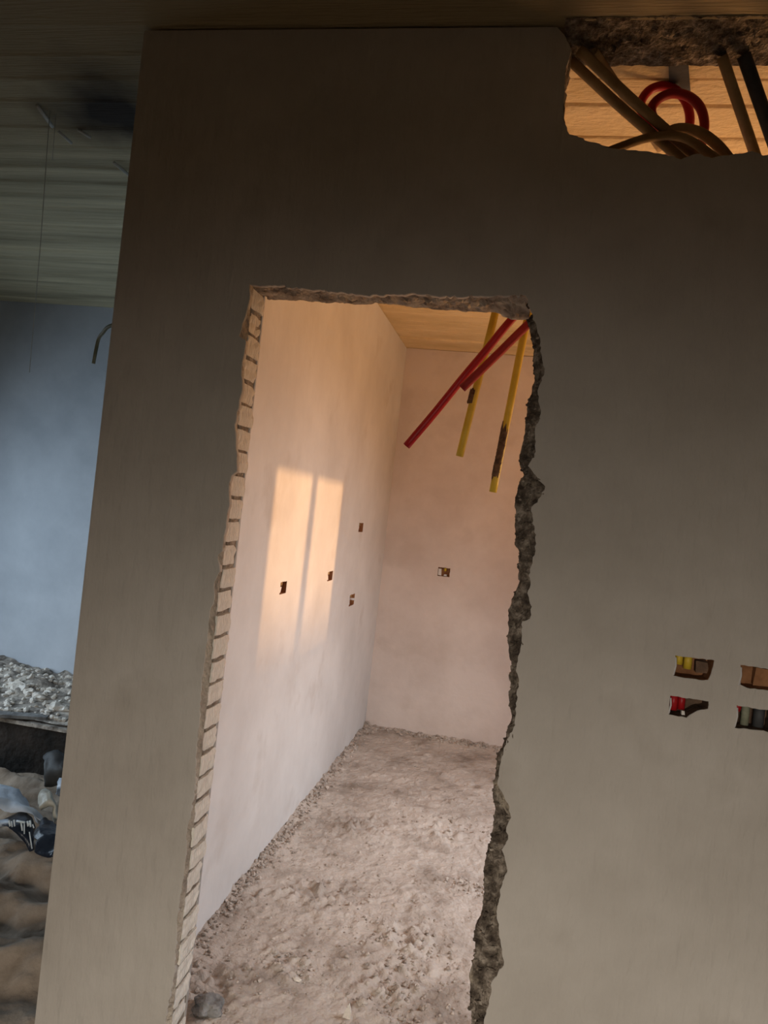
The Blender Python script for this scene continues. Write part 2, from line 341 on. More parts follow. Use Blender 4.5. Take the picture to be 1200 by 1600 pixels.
# hole edge lip and mortar left on the ceiling
A = [Vector((x, D+.003, z)) for x, z in hl[:]]; B = [Vector((x+(.003 if i < 4 else 0), DB, z+.004-(.012 if i>3 else 0))) for i, (x, z) in enumerate(hl)]
strip('broken_hole_edge', A, B, M['broken'], wall, amp=.007, nv=6, seed=1.7)
A = [Vector((hl[0][0]-.02, D-.030, 2.762)), Vector((hole_r, D-.030, 2.762))]; B = [Vector((hl[0][0]-.02, DB+.005, 2.742)), Vector((hole_r, DB+.005, 2.741))]
strip('ceiling_mortar', A, B, M['broken'], wall, amp=.007, nv=16, seed=2.7, step=.008)
# mortar lumps on the right jamb
spec = []
for i in range(620):
    k = random.random(); j = int(k*(len(slR)-2)); t = random.random()
    x = slR[j][0]*(1-t)+slR[j+1][0]*t; z = slR[j][1]*(1-t)+slR[j+1][1]*t
    spec.append(((x+abs(random.gauss(0, .014)), D+random.uniform(.010, .05), z), random.uniform(.0015, .0060), .9))
tag(rocks('mortar_lumps', spec, M['broken'], wall), kind='stuff')
tag(rocks('pale_chips', [((c_[0]+.004, c_[1]-.006, c_[2]), r_*.7, f_) for c_, r_, f_ in spec[::5]], M['broken_pale'], wall), kind='stuff')
# the sawn cream bricks of the left jamb, one by one
pitch = 0.0612; z = 2.100; k = 0; brick_meshes = []
for v in range(6):
    bm = bmesh.new(); box_bm(bm, -.11, .0, 0, .094, 0, .0505, j=0.0)
    bmesh.ops.subdivide_edges(bm, edges=bm.edges[:], cuts=3, use_grid_fill=True)
    for q in bm.verts:
        if q.co.x > -.001:
            q.co.x += random.uniform(-.0035, .0025)+(.002 if 0.02 < q.co.y < .08 else -.001)
            if q.co.z in (0,) or q.co.z > .050: q.co.x -= .001
        q.co.z += random.uniform(-.0012, .0012); q.co.y += random.uniform(-.001, .001)
    me = bpy.data.meshes.new('brick'); bmesh.ops.recalc_face_normals(bm, faces=bm.faces[:]); bm.to_mesh(me); bm.free(); me.materials.append(M['brick']); brick_meshes.append(me)
while z > 0.0:
    o = bpy.data.objects.new('brick', random.choice(brick_meshes)); COL.objects.link(o); o.parent = wall
    o.location = (-.7485+random.uniform(-.003, .003), D+.020+random.uniform(-.003, .002), z-.0505)
    o.rotation_euler = (random.uniform(-.02, .02), random.uniform(-.015, .015), random.uniform(-.03, .03))
    z -= pitch*random.uniform(.985, 1.015); k += 1

# ------------------------------------------------------------------ inner room shell
IB = {'a': (437.7, 448, 909, 928), 'b': (512, 520, 893, 907.5), 'c': (560.6, 567.7, 817, 831.6), 'd': (546, 554, 929, 946)}
def yz(px, py):
    p = hit(px, py, 0, XL); return (p.y, p.z)
def rect_c(x0, x1, y0, y1, f):
    a = f((x0+x1)/2, y0); b = f((x0+x1)/2, y1); l = f(x0, (y0+y1)/2); r = f(x1, (y0+y1)/2)
    return (min(l[0], r[0]), max(l[0], r[0]), min(a[1], b[1]), max(a[1], b[1]))
ib = {k: rect_c(*v, yz) for k, v in IB.items()}
def rect(b, j=0.0): return [(b[0], b[2]), (b[1], b[2]), (b[1], b[3]), (b[0], b[3])]
wl = filled('wall_left', [(DB-.001, 0), (YB+.1, 0), (YB+.1, 2.76), (DB-.001, 2.76)], [rag(rect(b)+[rect(b)[0]], .012, .0015)[:-1] for b in ib.values()], 0.06, lambda u, v, w_: (XL-w_, u, v), M['plaster_in'])
tag(wl, kind='structure')
tag(box('wall_partition', (XLO, XL-.065, DB-.001, YB+.1, 0, 2.76), M['plaster_blue']), kind='structure')
def xzb(px, py):
    p = hy(px, py, YB); return (p.x, p.z)
bb = rect_c(684, 703, 887, 901, xzb)
wb = filled('wall_back', [(XL, 0), (XR, 0), (XR, 2.76), (XL, 2.76)], [rag(rect(bb)+[rect(bb)[0]], .012, .0015)[:-1]], .06, lambda u, v, w_: (u, YB+w_, v), M['plaster_back'])
tag(wb, kind='structure')
WY0, WY1, WZ0, WZ1 = 2.82, 3.95, 1.255, 2.105
wr = filled('wall_right', [(DB, 0), (YB, 0), (YB, 2.9), (DB, 2.9)], [[(WY0, WZ0), (WY1, WZ0), (WY1, WZ1), (WY0, WZ1)]], .13, lambda u, v, w_: (XR+w_, u, v), M['plaster_in'])
tag(wr, kind='structure')
wf = empty('window_1', (XR+.06, (WY0+WY1)/2, WZ0), None, None); tag(wf, kind='structure')
parts = [box('window_frame', (XR+.05, XR+.08, WY0, WY1, WZ0, WZ0+.012), M['frame']), box('window_frame', (XR+.05, XR+.08, WY0, WY1, WZ1-.012, WZ1), M['frame']),
 box('window_frame', (XR+.05, XR+.08, WY0, WY0+.012, WZ0+.012, WZ1-.012), M['frame']), box('window_frame', (XR+.05, XR+.08, WY1-.012, WY1, WZ0+.012, WZ1-.012), M['frame']),
 box('mullion', (XR+.04, XR+.09, 3.34, 3.43, WZ0+.012, WZ1-.012), M['frame'])]
adopt(wf, *parts)

# unseen block added outside to cut the foot of the evening sun
bm = bmesh.new(); V = [bm.verts.new(p) for p in ((22, -8, 0), (22, 16, 0), (22, 16, 3.60), (22, -8, 4.86), (26, -8, 0), (26, 16, 0), (26, 16, 3.60), (26, -8, 4.86))]
for f in ((0,1,2,3),(7,6,5,4),(0,4,5,1),(1,5,6,2),(2,6,7,3),(3,7,4,0)): bm.faces.new([V[i] for i in f])
tag(bm_obj('sun_blocker_1', bm, M['plaster_out']), kind='structure')
# ceiling: boards imprinted in the concrete, running across the rooms
edges = [YREAR]; offs = []; y = YREAR
while y < 6: y += random.uniform(.10, .17); edges.append(y)
edges = np.array(edges); offs = rng.uniform(0, .010, len(edges)+1); tl = rng.uniform(-.006, .006, len(edges)+1)
def ceil_z(X, Y, fin_amp=-.007, fin_w=.006):
    Yw = Y+0.012*vn(X*.9, Y*0+3.3)
    k = np.searchsorted(edges, Yw); y0 = edges[np.clip(k-1, 0, len(edges)-1)]; y1 = edges[np.clip(k, 0, len(edges)-1)]
    t = (Yw-y0)/np.maximum(y1-y0, 1e-6); d = np.minimum(np.abs(Yw-y0), np.abs(y1-Yw))
    fin = fin_amp*np.exp(-(d/fin_w)**2)*(0.5+vn(X*3+k*7.1, k*1.3)+.4)
    return 2.752+.007+offs[k % len(offs)]*.7+tl[k % len(tl)]*(t-.5)+fin+0.004*fbm(X*.6, Y*9, 1.0, 4)
ys = np.arange(YREAR-.1, 5.6, .0075)
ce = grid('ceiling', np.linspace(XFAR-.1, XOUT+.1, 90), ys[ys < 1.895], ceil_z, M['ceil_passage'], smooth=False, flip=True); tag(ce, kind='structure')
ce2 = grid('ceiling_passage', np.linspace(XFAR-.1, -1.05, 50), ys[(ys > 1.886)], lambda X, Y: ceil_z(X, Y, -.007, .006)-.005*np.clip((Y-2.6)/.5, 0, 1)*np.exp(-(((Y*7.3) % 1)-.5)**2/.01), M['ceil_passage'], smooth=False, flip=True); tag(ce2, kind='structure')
ce3 = grid('ceiling_inner', np.linspace(-1.05, XOUT+.1, 60), np.arange(1.89, 5.6, .004), lambda X, Y: ceil_z(X, Y, .014, .0045), M['ceil_in'], smooth=False, flip=True); tag(ce3, kind='structure')
tag(box('roof_slab', (XFAR-.2, XOUT+.2, YREAR-.2, 5.7, 2.80, 2.95), M['ceil']), kind='structure')

# inner floor: rough dusty screed
CLODS = [(hit(a, b, 2, 0).x, hit(a, b, 2, 0).y, s_) for a, b, s_ in ((725,1390,.05),(640,1478,.09),(445,1508,.07),(620,1550,.10),(330,1545,.09),(500,1400,.10),(690,1300,.09),(560,1290,.12),(390,1400,.08))]
def floor_z(X, Y):
    z = 0.020*fbm(X, Y, 1.7, 3)+0.012*np.abs(fbm(X, Y, 9, 4))+0.006*fbm(X, Y, 38, 3)
    clod = np.clip(fbm(X+3.1, Y, 5, 3)-.28, 0, 1)
    z = z+clod*0.06*(0.5+fbm(X, Y, 45, 2))+0.010*np.abs(fbm(X+1.7, Y, 16, 3))
    for (cx, cy, sg) in CLODS:
        z = z+np.exp(-((X-cx)**2+(Y-cy)**2)/(2*sg*sg))*0.050*np.clip(fbm(X, Y, 34, 3)+.05, 0, 1)
    edge = np.exp(-(X-XL)/.05)+np.exp(-(YB-Y)/.07)
    z = z+edge*0.022*(0.6+fbm(X, Y, 22, 3)); return z
fx = np.concatenate([np.arange(XL-.01, .35, .009), np.arange(.35, XR+.02, .04)])
fy_ = np.concatenate([np.arange(1.80, 3.2, .008), np.arange(3.2, YB+.02, .014)])
tag(grid('floor', fx, fy_, floor_z, M['floor_in'], smooth=False), kind='structure')
spec = []
def fz(x, y): return float(floor_z(np.array([x]), np.array([y]))[0])
for i in range(700):
    y = random.uniform(2.0, YB-.02); x = XL+abs(random.gauss(0, .035))+.006; spec.append(((x, y, fz(x, y)+.002), random.uniform(.003, .011), .8))
for i in range(520):
    x = random.uniform(XL, .3); y = YB-abs(random.gauss(0, .04))-.008; spec.append(((x, y, fz(x, y)+.002), random.uniform(.004, .014), .8))
for cx, cy, s, n in ((730,1385,.05,80),(640,1480,.08,90),(445,1508,.06,70),(640,1545,.09,80),(500,1330,.2,60),(350,1560,.12,60),(690,1290,.12,60),(600,1240,.3,60),(560,1420,.2,90),(480,1500,.2,90),(650,1580,.08,60)):
    c = hit(cx, cy, 2, 0)
    for i in range(n):
        x = c.x+random.gauss(0, s*1.3); y = c.y+random.gauss(0, s*.8)
        if XL+.02 < x < .6 and 1.97 < y < YB-.05: spec.append(((x, y, fz(x, y)+.001), random.uniform(.002, .009), .75))
cr = rocks('dirt_crumbs', spec, M['crumb']); tag(cr, 'loose brown dirt crumbs scattered on the rough floor inside the doorway', 'dirt', kind='stuff')
# a few stones large enough to point at
def stone(name, px, py, r, m, label, cat, sc=(1, 1, .7), rough=.22, sub=3, grp=None, sink=.35, floor=None):
    c = hit(px, py, 2, 0.0); zz = fz(c.x, c.y) if floor is None else floor
    if floor is not None: c = hit(px, py, 2, floor)
    bm = bmesh.new(); bmesh.ops.create_icosphere(bm, subdivisions=sub, radius=r)
    off = Vector((random.uniform(0, 50), 0, 0))
    for v in bm.verts:
        n = v.co.normalized(); k = 1+rough*2*mnoise.noise(n*1.6+off)+rough*.7*mnoise.noise(n*5+off)
        v.co = Vector((v.co.x*k*sc[0], v.co.y*k*sc[1], v.co.z*k*sc[2]))
    lo = min(v.co.z for v in bm.verts)
    o = bm_obj(name, bm, m); o.location = (c.x, c.y, zz-lo*(1-sink)); return tag(o, label, cat, grp)
stone('stone', 322, 1585, .038, M['grey_stone'], 'dark grey rounded stone at the foot of the brick jamb', 'stone', (1.2, 1, .7), sub=4)
stone('stone', 433, 1512, .013, M['crumb'], 'small brown clod of earth on the floor left of the pale fragment', 'stone')
stone('stone', 463, 1536, .010, M['rubble_light'], 'tiny pale lump lying by the brown clod near the doorway', 'stone', (1.5, 1, .6))
stone('stone', 565, 1572, .016, M['crumb'], 'brown lump right beside the pale upright fragment', 'stone')
c = hit(541, 1590, 2, 0)
bm = bmesh.new(); q = [(-.012, -.004, 0), (.012, -.004, 0), (.014, -.004, .022), (.004, .004, .046), (-.006, .002, .024), (-.012, .010, 0), (.012, .010, 0), (.013, .006, .022), (.004, .009, .045), (-.005, .010, .024)]
V = [bm.verts.new(p) for p in q]
for f in ((0,1,2,3,4),(9,8,7,6,5),(0,5,6,1),(1,6,7,2),(2,7,8,3),(3,8,9,4),(4,9,5,0)): bm.faces.new([V[i] for i in f])
o = bm_obj('plaster_chip', bm, M['rubble_light']); o.location = (c.x, c.y, fz(c.x, c.y)-.003); tag(o, 'pale pointed plaster chip standing on the inner floor at the threshold', 'plaster chip')

# ------------------------------------------------------------------ wall boxes
def recess(o2, y0, depth, m, name='box_lining'):
    bm = bmesh.new(); n = len(o2); f = [bm.verts.new((x, y0, z)) for x, z in o2]; b = [bm.verts.new((x, y0+depth, z)) for x, z in o2]
    for i in range(n): bm.faces.new((f[i], f[(i+1) % n], b[(i+1) % n], b[i]))
    bm.faces.new(b); return bm_obj(name, bm, m)
LB = ['socket recess with two yellow conduit ends, upper left of four in the grey wall', 'socket recess with red conduit end, lower left of four in the grey wall',
      'plain brown socket recess at the right frame edge, above the other one', 'dark socket recess with greenish conduit at the right frame edge, below the brown one']
for i, o2 in enumerate(bx):
    cx = sum(p[0] for p in o2)/len(o2); cz = sum(p[1] for p in o2)/len(o2)
    t = empty('socket_recess', (cx, D+.055, cz), LB[i], 'wall recess', 'socket recesses in the grey wall')
    ins = [(cx+(x-cx)*.985, cz+(z_-cz)*.985) for x, z_ in o2]
    ps = [recess(ins, D+.004, .058, M['clay'] if i in (0, 2) else M['cavity'])]
    zt = max(p[1] for p in o2); zb = min(p[1] for p in o2); xl = min(p[0] for p in o2)
    rim = [(x, z_) for x, z_ in ins if x < xl+.02]; rim.sort(key=lambda p: p[1])
    ps.append(tube('plaster_rim', [(xl+.001, D+.001, zb+.004), (xl+.004, D+.001, (zb+zt)/2), (xl+.002, D+.001, zt-.006)], .0022, M['plaster_in'], hollow=False, n=6))
    def stub(x, dy, za, zb_, r, m): return tube('conduit_stub', [(x, D+dy, za), (x, D+dy, zb_)], r, m)
    if i == 0:
        ps += [stub(xl+.014, .026, zt-.024, zt+.004, .0095, M['yellow']), stub(xl+.036, .034, zt-.033, zt+.004, .0095, M['yellow']), box('brick_lump', (xl+.055, xl+.082, D+.035, D+.06, zb+.012, zt-.012), M['cavity'], j=.003)]
    if i == 1:
        ps += [stub(xl+.013, .022, zt-.036, zt+.004, .0100, M['red']), stub(xl+.034, .038, zt-.036, zt+.003, .0085, M['red'])]
        ps.append(box('mortar_chip', (xl+.031, xl+.038, D+.012, D+.025, zb+.003, zb+.012), M['rubble_light'], j=.001))
    if i == 2:
        ps.append(box('brick_lump', (xl+.045, xl+.075, D+.04, D+.06, zb+.006, zt-.008), M['clay'], j=.004))
    if i == 3:
        ps += [stub(xl+.008, .02, zt-.013, zt+.003, .008, M['red']), stub(xl+.030, .035, zb+.004, zt+.002, .009, M['wire']), stub(xl+.06, .038, zb+.004, zt+.002, .012, M['dark'])]
    adopt(t, *ps)
LI = {'a': 'small square socket recess in the left pane of the sun patch', 'b': 'small socket recess at the right edge of the sun patch',
      'c': 'upper socket recess between sun patch and far corner', 'd': 'lower socket recess between sun patch and far corner'}
for k, b in ib.items():
    y0, y1, z0, z1 = b; t = empty('socket_recess', (XL, (y0+y1)/2, (z0+z1)/2), LI[k], 'wall recess', 'socket recesses in the inner left wall')
    bm = bmesh.new(); pts = [(y0+.001, z0+.001), (y1-.001, z0+.001), (y1-.001, z1-.001), (y0+.001, z1-.001)]
    f = [bm.verts.new((XL-.002, a, c_)) for a, c_ in pts]; g = [bm.verts.new((XL-.035, a, c_)) for a, c_ in pts]
    for i in range(4): bm.faces.new((f[i], f[(i+1) % 4], g[(i+1) % 4], g[i]))
    bm.faces.new(g); ps = [bm_obj('box_lining', bm, M['clay'])]
    ps.append(box('mortar_blob', (XL-.034, XL-.012, y0+(y1-y0)*.15, y0+(y1-y0)*.5, z0+.006, z0+(z1-z0)*.55), M['plaster_in'], j=.003))
    ps.append(tube('conduit_stub', [(XL-.02, y0+(y1-y0)*.68, z1-.001), (XL-.02, y0+(y1-y0)*.68, z1-.020)], .008, M['tan'], n=8))
    adopt(t, *ps)
x0, x1, z0, z1 = bb; t = empty('socket_recess', ((x0+x1)/2, YB, (z0+z1)/2), 'rectangular socket recess alone on the far pinkish wall', 'wall recess')
ps = [recess([(x0+.001, z0+.001), (x1-.001, z0+.001), (x1-.001, z1-.001), (x0+.001, z1-.001)], YB+.002, .035, M['clay']),
      box('mortar_blob', (x0+.004, x0+.024, YB+.006, YB+.03, z0+.006, z1-.012), M['plaster_in'], j=.002), box('mortar_blob', (x0+.045, x0+.066, YB+.01, YB+.03, z0+.004, z0+.016), M['plaster_in'], j=.002),
      tube('conduit_stub', [(x0+.05, YB+.02, z1-.001), (x0+.05, YB+.02, z1-.025)], .009, M['yellow'], n=8)]
adopt(t, *ps)

# ------------------------------------------------------------------ conduits hanging behind the doorway
def up_to(p, q, z):           # continue the line p->q up to height z
    t = (z-p.z)/(q.z-p.z); return p+(q-p)*t
RC = .0118
def conduit(name, pts, m, label, r=RC):
    o = tube(name, pts, r, m, n=16); return tag(o, label, 'conduit')
p = hy(718, 713, 2.30); q = hy(774, 487, 2.30)
conduit('yellow_conduit', spline([p, p.lerp(q, .5), q, Vector((q.x+.02, q.y, 2.4)), Vector((q.x+.03, q.y, 2.768))]), M['yellow'], 'clean yellow conduit hanging behind the crossed red ones, shorter of the two')
p = hy(770, 769, 2.34); q = hy(822, 507, 2.34)
conduit('yellow_conduit', spline([p, p.lerp(q, .5), q, Vector((q.x+.03, q.y, 2.4)), Vector((q.x+.05, q.y, 2.768))]), M['yellow'], 'long yellow conduit smeared with cement, nearest the right jamb')
yd = bpy.data.objects['yellow_conduit.001']; yc = bpy.data.objects['yellow_conduit']
def smear(par, a_, b_, seed):
    ax = (b_-a_).normalized(); sx = Vector((1, 0, 0)); sx = (sx-ax*sx.dot(ax)).normalized(); sy = ax.cross(sx); vs = []; fs = []; n = 60; mth = 14
    if sy.y > 0: sy = -sy
    for i in range(n+1):
        for k in range(mth+1):
            e0 = .10+.16*mnoise.noise(Vector((k*.45, seed, 3))); e1 = .90+.16*mnoise.noise(Vector((k*.45, seed, 9))); c_ = a_.lerp(b_, e0+(e1-e0)*i/n)
            an = math.radians(38+(225-38)*k/mth)+.35*mnoise.noise(Vector((i*.35, k*.02, seed)))
            rr = RC+.0004+.0022*max(0, mnoise.noise(Vector((i*.45, k*.5, seed)))+.25)*math.sin(math.pi*k/mth)
            if i in (0, n): rr = RC-.001
            vs.append(c_+(sx*math.cos(an)+sy*math.sin(an))*rr)
    for i in range(n):
        for k in range(mth):
            q_ = i*(mth+1)+k; fs.append((q_, q_+1, q_+mth+2, q_+mth+1))
    o = mesh('cement_smear', vs, fs, M['smear'], par); o['label'] = 'dark brown dried cement smear'
smear(yd, hy(772, 757, 2.34), hy(792, 657, 2.34), 1.0)
smear(yc, hy(735, 634, 2.30), hy(742, 606, 2.30), 7.0)
def path(pts): return [hy(a, b, c_) for a, b, c_ in pts]
conduit('red_conduit', spline(path([(635,697,2.22),(680,644,2.21),(722,592,2.20),(760,547,2.18),(797,502,2.16),(880,410,2.13),(965,325,2.10),(1035,262,2.08),(1066,222,2.07),(1078,190,2.065),(1070,156,2.06),(1046,136,2.055),(1020,138,2.05),(1004,154,2.05),(1002,172,2.05),(1016,196,2.05),(1040,225,2.05),(1060,260,2.05)])), M['red'], 'longer red conduit reaching down towards the far corner of the inner room')
conduit('red_conduit', spline(path([(722,607,2.11),(775,556,2.11),(826,506,2.10),(920,420,2.07),(1015,330,2.05),(1085,245,2.03),(1100,205,2.01),(1096,172,2.00),(1078,152,1.995),(1052,146,1.99),(1030,154,1.99),(1018,170,1.99),(1024,190,1.99),(1048,215,1.99),(1075,260,1.99)])), M['red_dusty'], 'shorter red conduit crossing in front of the yellow one')
# tubes seen through the broken hole under the ceiling
def ceil_hit(px, py, z=2.738): return hit(px, py, 2, z)
a = ceil_hit(893, 96); b = hy(1052, 238, 1.955)
conduit('tan_conduit', spline([a, a.lerp(b, .5)+Vector((0, 0, -.004)), b, b+(b-a)*.4]), M['tan'], 'dusty tan conduit starting at the left corner of the ceiling hole', r=.0125)
a = ceil_hit(905, 78); b = hy(1062, 222, 1.955)
conduit('tan_conduit', spline([a, a.lerp(b, .5)+Vector((0, 0, -.003)), b, b+(b-a)*.3]), M['tan'], 'dusty tan conduit second from the left corner of the ceiling hole', r=.0125)
a = ceil_hit(928, 80); b = hy(1000, 186, 2.10)
conduit('tan_conduit', spline([a, a.lerp(b, .5), b, b+(b-a)*.5]), M['tan'], 'thin tan conduit rising to the ceiling, third from the hole corner', r=.011)
conduit('tan_conduit', spline(path([(905,256,1.93),(965,231,1.93),(1020,214,1.93),(1070,216,1.93),(1125,252,1.93)])), M['tan'], 'bent brown conduit lying along the bottom of the ceiling hole', r=.0105)
conduit('tan_conduit', spline(path([(1025,222,1.962),(1055,202,1.962),(1090,206,1.962),(1120,226,1.962),(1145,256,1.962)])), M['tan'], 'short brown conduit just above the bent one, right of the red loops', r=.013)
a = ceil_hit(1128, 88); b = hy(1178, 236, 2.0)
conduit('tan_conduit', spline([a, a.lerp(b, .5), b, b+(b-a)*.2]), M['tan'], 'slanting tan conduit at the right end of the ceiling hole', r=.013)
a = ceil_hit(1162, 86); b = hy(1214, 236, 1.98)  # dark tube placed where the slanting tan conduit throws its shadow
conduit('shadow_tube', spline([a, a.lerp(b, .5), b, b+(b-a)*.2]), M['dark'], 'dark tube standing in for the shadow beside the slanting tan conduit at the frame edge', r=.016)
# dark strip standing in for a shadow on the ceiling behind the red loops
a = ceil_hit(1045, 90, 2.745); b = ceil_hit(1075, 90, 2.745); c0 = hy(1079, 143, 2.09); c1 = hy(1046, 140, 2.09)
bm = bmesh.new(); V = [bm.verts.new(v) for v in (a, b, c0, c1)]; V2 = [bm.verts.new(v.co+Vector((0, .006, .002))) for v in V]
bm.faces.new(V); bm.faces.new(V2[::-1])
for i in range(4): bm.faces.new((V[i], V2[i], V2[(i+1) % 4], V[(i+1) % 4]))
tag(bm_obj('shadow_strip', bm, M['dark']), 'dark flat strip standing in for a shadow above the red loops', 'strap')

# ------------------------------------------------------------------ passage on the left
tag(box('wall_far', (XFAR-.1, XLO, CORR_Y, CORR_Y+.12, 0, 2.76), M['plaster_blue']), kind='structure')
ol = [(YREAR, 0), (CORR_Y, 0), (CORR_Y, 2.76), (YREAR, 2.76)]
tag(filled('wall_side', ol, [[(2.4, .25), (4.0, .25), (4.0, 2.0), (2.4, 2.0)]], .12, lambda u, v, w_: (XFAR-w_, u, v), M['plaster_out']), kind='structure')
tag(filled('wall_rear', [(XFAR, 0), (XOUT, 0), (XOUT, 2.76), (XFAR, 2.76)], [[(-.5, .02), (1.3, .02), (1.3, 2.05), (-.5, 2.05)]], .12, lambda u, v, w_: (u, YREAR-w_, v), M['plaster_out']), kind='structure')
tag(box('wall_outer', (XOUT, XOUT+.12, YREAR, DB, 0, 2.9), M['plaster_out']), kind='structure')
# outer floor
def of_z(X, Y): return -0.012+0.012*fbm(X, Y, 3, 3)
tag(grid('floor_outer', np.arange(XFAR-.02, XOUT+.03, .06), np.arange(YREAR-.02, 1.86, .06), of_z, M['earth']), kind='structure')
tag(box('floor_passage', (XFAR, XLO, 1.8, CORR_Y, -.32, -.20), M['riser']), kind='structure')
# sand with ripples and folds
def sand_z(X, Y):
    r = 0.040*np.sin(Y*21+1.4*np.sin(X*3.1)+4*fbm(X, Y, 1.5, 2))*(.4+.6*vn(X*2+5, Y*2)+.3)+.05*fbm(X, Y, 4, 5)-.05*np.abs(fbm(X+4, Y*1.5, 7, 3))+0.05
    fade = np.clip((Y-1.85)/.15, 0, 1); t = np.clip((Y-3.42)/.16, 0, 1); return r*fade-.19*t*t*(3-2*t)
tag(grid('sand_bed', np.arange(XFAR, XLO+.005, .014), np.arange(1.80, 3.86, .014), sand_z, M['sand']), 'brown rippled sand heaped on the passage floor left of the wall end', 'sand', kind='stuff')
# raised slab edge with rubble on it
st = empty('raised_slab', (-2.6, 4.3, 0), 'raised slab with dark earth riser along the foot of the cold grey wall', 'slab')
st.location = (-2.6, 4.3, -.20); bpy.context.view_layer.update()
s1 = box('riser', (XFAR, XLO, 3.865, CORR_Y, -.20, .135), M['riser'])
s2 = box('slab_edge', (XFAR, XLO, 3.85, CORR_Y, .136, .158), M['rubble'], bevel=.003)
adopt(st, s1, s2)
def rub_z(X, Y): 
    t = (Y-3.87)/(CORR_Y-3.87); return .158+.004+(.010+.055*np.clip(t, 0, 1))*(.9+fbm(X, Y, 6, 4)*1.4)
tag(grid('rubble_bed', np.arange(XFAR, XLO, .02), np.arange(3.87, CORR_Y, .02), rub_z, M['rubble'], smooth=False), 'bed of pale crushed rubble on the raised slab below the grey wall', 'rubble', kind='stuff')
def rz(x, y): return float(rub_z(np.array([x]), np.array([y]))[0])
spec = []
for i in range(700):
    x = random.uniform(-3.8, -2.0); y = random.uniform(3.9, CORR_Y-.02); spec.append(((x, y, rz(x, y)+.004), random.uniform(.006, .022), .8))
tag(rocks('rubble_crumbs', spec, M['rubble_light']), 'small whitish rubble crumbs lying on the raised slab', 'rubble', kind='stuff')
CH = [(86,1110,.045,'white angular rubble chunk on the slab edge nearest the wall end'),(100,1113,.03,'small white chunk on the slab edge beside the wall end'),(60,1092,.035,'pale rubble chunk in the middle of the slab heap'),
      (30,1080,.06,'widest cream rubble lump at the left of the slab heap'),(8,1050,.05,'whitish lump at the left frame edge against the grey wall'),(45,1085,.035,'cream lump right of the widest rubble lump')]
for px, py, r, lb in CH: 
    c = hit(px, py, 2, .19); o = stone('rubble_chunk', px, py, r, M['rubble_light'], lb, 'rubble', (1.2, .8, .6), rough=.35, grp='rubble chunks on the raised slab', floor=.175, sub=2)
# long plank lying in the rubble
a = hit(-30, 1108, 2, .20); b = hit(75, 1118, 2, .19); d = (b-a); d.z = 0; nn = Vector((-d.y, d.x, 0)).normalized()*.035
bm = bmesh.new(); V = []
for p_ in (a-nn, b-nn, b+nn, a+nn):
    for dz in (-.012, .006): V.append(bm.verts.new((p_.x, p_.y, .182+dz)))
for f in ((0,2,4,6),(1,7,5,3),(0,1,3,2),(2,3,5,4),(4,5,7,6),(6,7,1,0)): bm.faces.new([V[i] for i in f])
tag(bm_obj('plank', bm, M['grey_stone']), 'grey dusty plank lying along the edge of the rubble slab', 'plank')

# plastic litter on the sand: sheets built as crumpled, thick surfaces
def sheet(name, outline, y_top, y_bot, m, nx=22, nz=14, fold=.012, parent=None, thick=.004, seed=0):
    """crumpled sheet between an upper and a lower pixel polyline, standing on the ground"""
    up, lo = outline
    def samp(P, t):
        f = t*(len(P)-1); i = min(int(f), len(P)-2); f -= i
        return (P[i][0]*(1-f)+P[i+1][0]*f, P[i][1]*(1-f)+P[i+1][1]*f)
    vs = []; fs = []
    for i in range(nx+1):
        a_, b_ = samp(up, i/nx), samp(lo, i/nx)
        for k in range(nz+1):
            t = k/nz; px = a_[0]*(1-t)+b_[0]*t; py = a_[1]*(1-t)+b_[1]*t
            Y = y_top*(1-t)+y_bot*t-.22-.05*math.sin(math.pi*t)
            p_ = hy(px, py, Y); p_ = p_+mnoise.noise_vector(p_*9+Vector((seed, 0, 0)))*fold*1.5+mnoise.noise_vector(p_*28)*fold*.6
            vs.append(p_)
    for i in range(nx):
        for k in range(nz):
            s = i*(nz+1)+k; fs.append((s, s+nz+1, s+nz+2, s+1))
    o = mesh(name, vs, fs, m, parent, smooth=True)
    md = o.modifiers.new('thickness', 'SOLIDIFY'); md.thickness = thick
    return o
sk = empty('plastic_sack', (-2.2, 3.0, .05), 'crumpled white plastic sack with printed dark underside at the left frame edge', 'sack')
p1 = sheet('white_film', ([(-40,1222),(-10,1224),(8,1228),(25,1236),(42,1250),(55,1268),(63,1288)], [(-40,1262),(-10,1258),(5,1262),(18,1272),(28,1272),(48,1274),(56,1284)]), 3.20, 3.02, M['white_plastic'], fold=.014)
p2 = sheet('dark_film', ([(-8,1284),(12,1276),(28,1269),(40,1269),(50,1276),(54,1290)], [(12,1292),(20,1296),(30,1306),(40,1316),(48,1330),(53,1328)]), 3.06, 2.90, M['navy'], fold=.008, seed=4)
p3 = sheet('white_film', ([(-30,1284),(0,1282),(13,1281)], [(-30,1292),(0,1291),(13,1288)]), 3.0, 2.95, M['white_plastic'], fold=.004, nz=4)
prs = []
for (xa, ya, xb, yb, wd) in ((14,1282,16,1291,3),(18,1283,19,1292,2.2),(22,1281,23,1291,2.5),(26,1283,39,1285,3.6),(33,1285,35,1298,2.6),(38,1287,38,1303,2),(43,1283,44,1291,3),(47,1282,48,1292,3),(44,1287,48,1288,2.4),(46,1300,50,1326,2.0),(51,1288,53,1294,2)):
    pa = hy(xa, ya, 2.635); pb = hy(xb, yb, 2.635); prs.append(tube('print_stroke', [pa, pb], wd*.5*2.9/F_PX, M['print'], hollow=False, n=6))
    for q_ in prs[-1:]: tag(q_)
adopt(sk, p1, p2, p3)
for q_ in prs: q_.parent = p2; q_.matrix_parent_inverse = p2.matrix_world.inverted() if False else Matrix.Translation(-sk.location) @ Matrix.Identity(4) @ Matrix.Translation(sk.location)
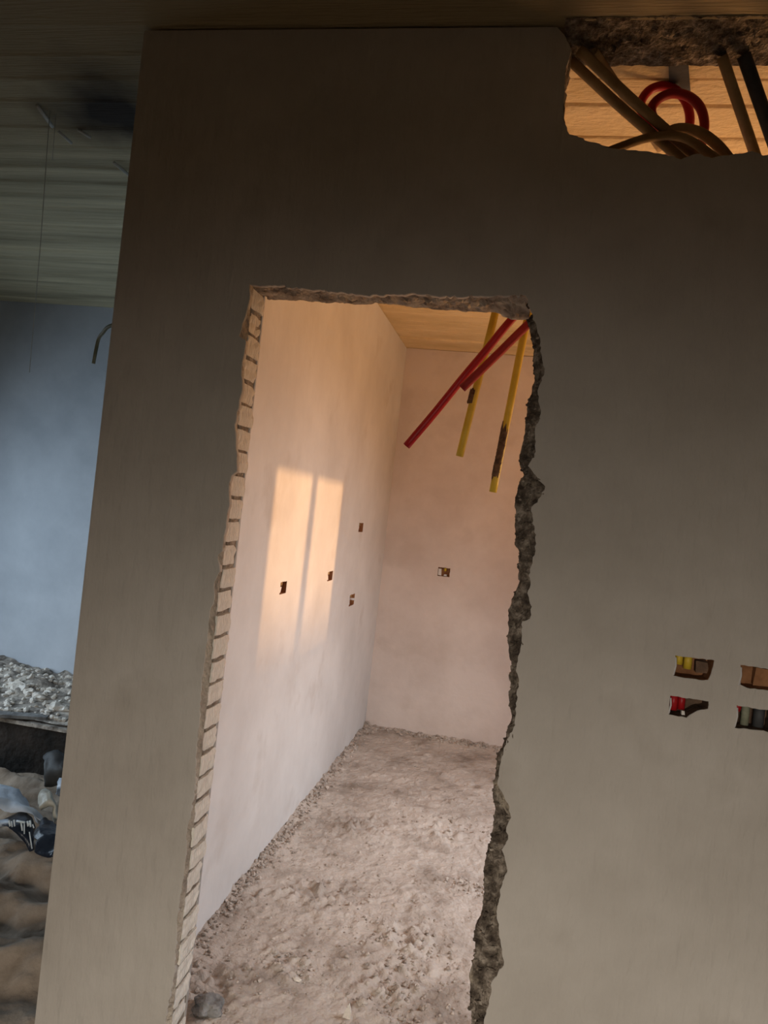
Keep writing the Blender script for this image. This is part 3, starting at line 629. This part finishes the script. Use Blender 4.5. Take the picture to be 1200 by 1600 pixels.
tag(sheet('plastic_wrap', ([(60,1256),(64,1240),(72,1232),(77,1228),(82,1246),(90,1266)], [(62,1270),(68,1268),(76,1262),(82,1266),(86,1284),(89,1290)]), 3.10, 3.0, M['cream_plastic'], fold=.012, seed=9), 'cream crumpled plastic wrap standing between sack and wall end', 'plastic wrap')
tag(sheet('plastic_scrap', ([(92,1222),(96,1216),(103,1216)], [(88,1240),(93,1244),(99,1242)]), 3.25, 3.2, M['white_plastic'], fold=.006, seed=2, nx=8, nz=8), 'small white plastic scrap right against the wall end', 'plastic scrap')
tag(sheet('plastic_wrap', ([(58,1290),(68,1282),(80,1284),(92,1290)], [(52,1330),(62,1338),(76,1340),(88,1338)]), 2.95, 2.75, M['navy'], fold=.02, seed=6), 'black crumpled plastic in front of the cream wrap', 'plastic wrap')
tag(sheet('plastic_wrap', ([(68,1180),(80,1174),(92,1176),(104,1182)], [(72,1226),(82,1230),(92,1230),(98,1226)]), 3.60, 3.52, M['dark'], fold=.015, seed=12, nx=12, nz=8), 'dark grey plastic lump beside the slab riser', 'plastic wrap')

# cable stub, threads and tie wires
p0 = hy(205, 505, 1.955); 
conduitpts = spline([Vector((XLO-.0005, 2.0, hy(185, 503, 2.0).z)), hy(176, 508, 2.05), hy(160, 521, 2.1), hy(154, 530, 2.12), hy(150, 547, 2.12), hy(146, 568, 2.12)])
tag(tube('cable_end', conduitpts, .0055, M['wire'], n=8), 'short greenish cable end drooping beside the wall end', 'cable')
a = ceil_hit(78, 172, 2.755); b = hit(46, 582, 1, a.y+.05)
tag(tube('hanging_thread', [a, a.lerp(b, .5)+Vector((.004, 0, 0)), b], .0011, M['thread'], hollow=False, n=5), 'long thin pale thread hanging from the ceiling in the left passage', 'thread')
a = ceil_hit(87, 178, 2.755); b = hit(82, 250, 1, a.y)
tag(tube('hanging_thread', [a, b], .0009, M['thread'], hollow=False, n=5), 'short thin thread hanging right beside the long one', 'thread')
for (xa, ya, xb, yb, r, lb) in ((58,165,82,198,.006,'thick rusty tie wire bent down from the dark ceiling patch'),(122,203,142,215,.005,'short pale tie wire on the ceiling near the dark patch'),(178,254,202,274,.006,'pale stick of wire on the ceiling against the wall end'),(92,206,112,224,.005,'thin tie wire on the ceiling left of the pale one')):
    tag(tube('tie_wire', [ceil_hit(xa, ya, 2.752), ceil_hit(xb, yb, 2.742)], r, M['thread'], hollow=False, n=6), lb, 'wire')
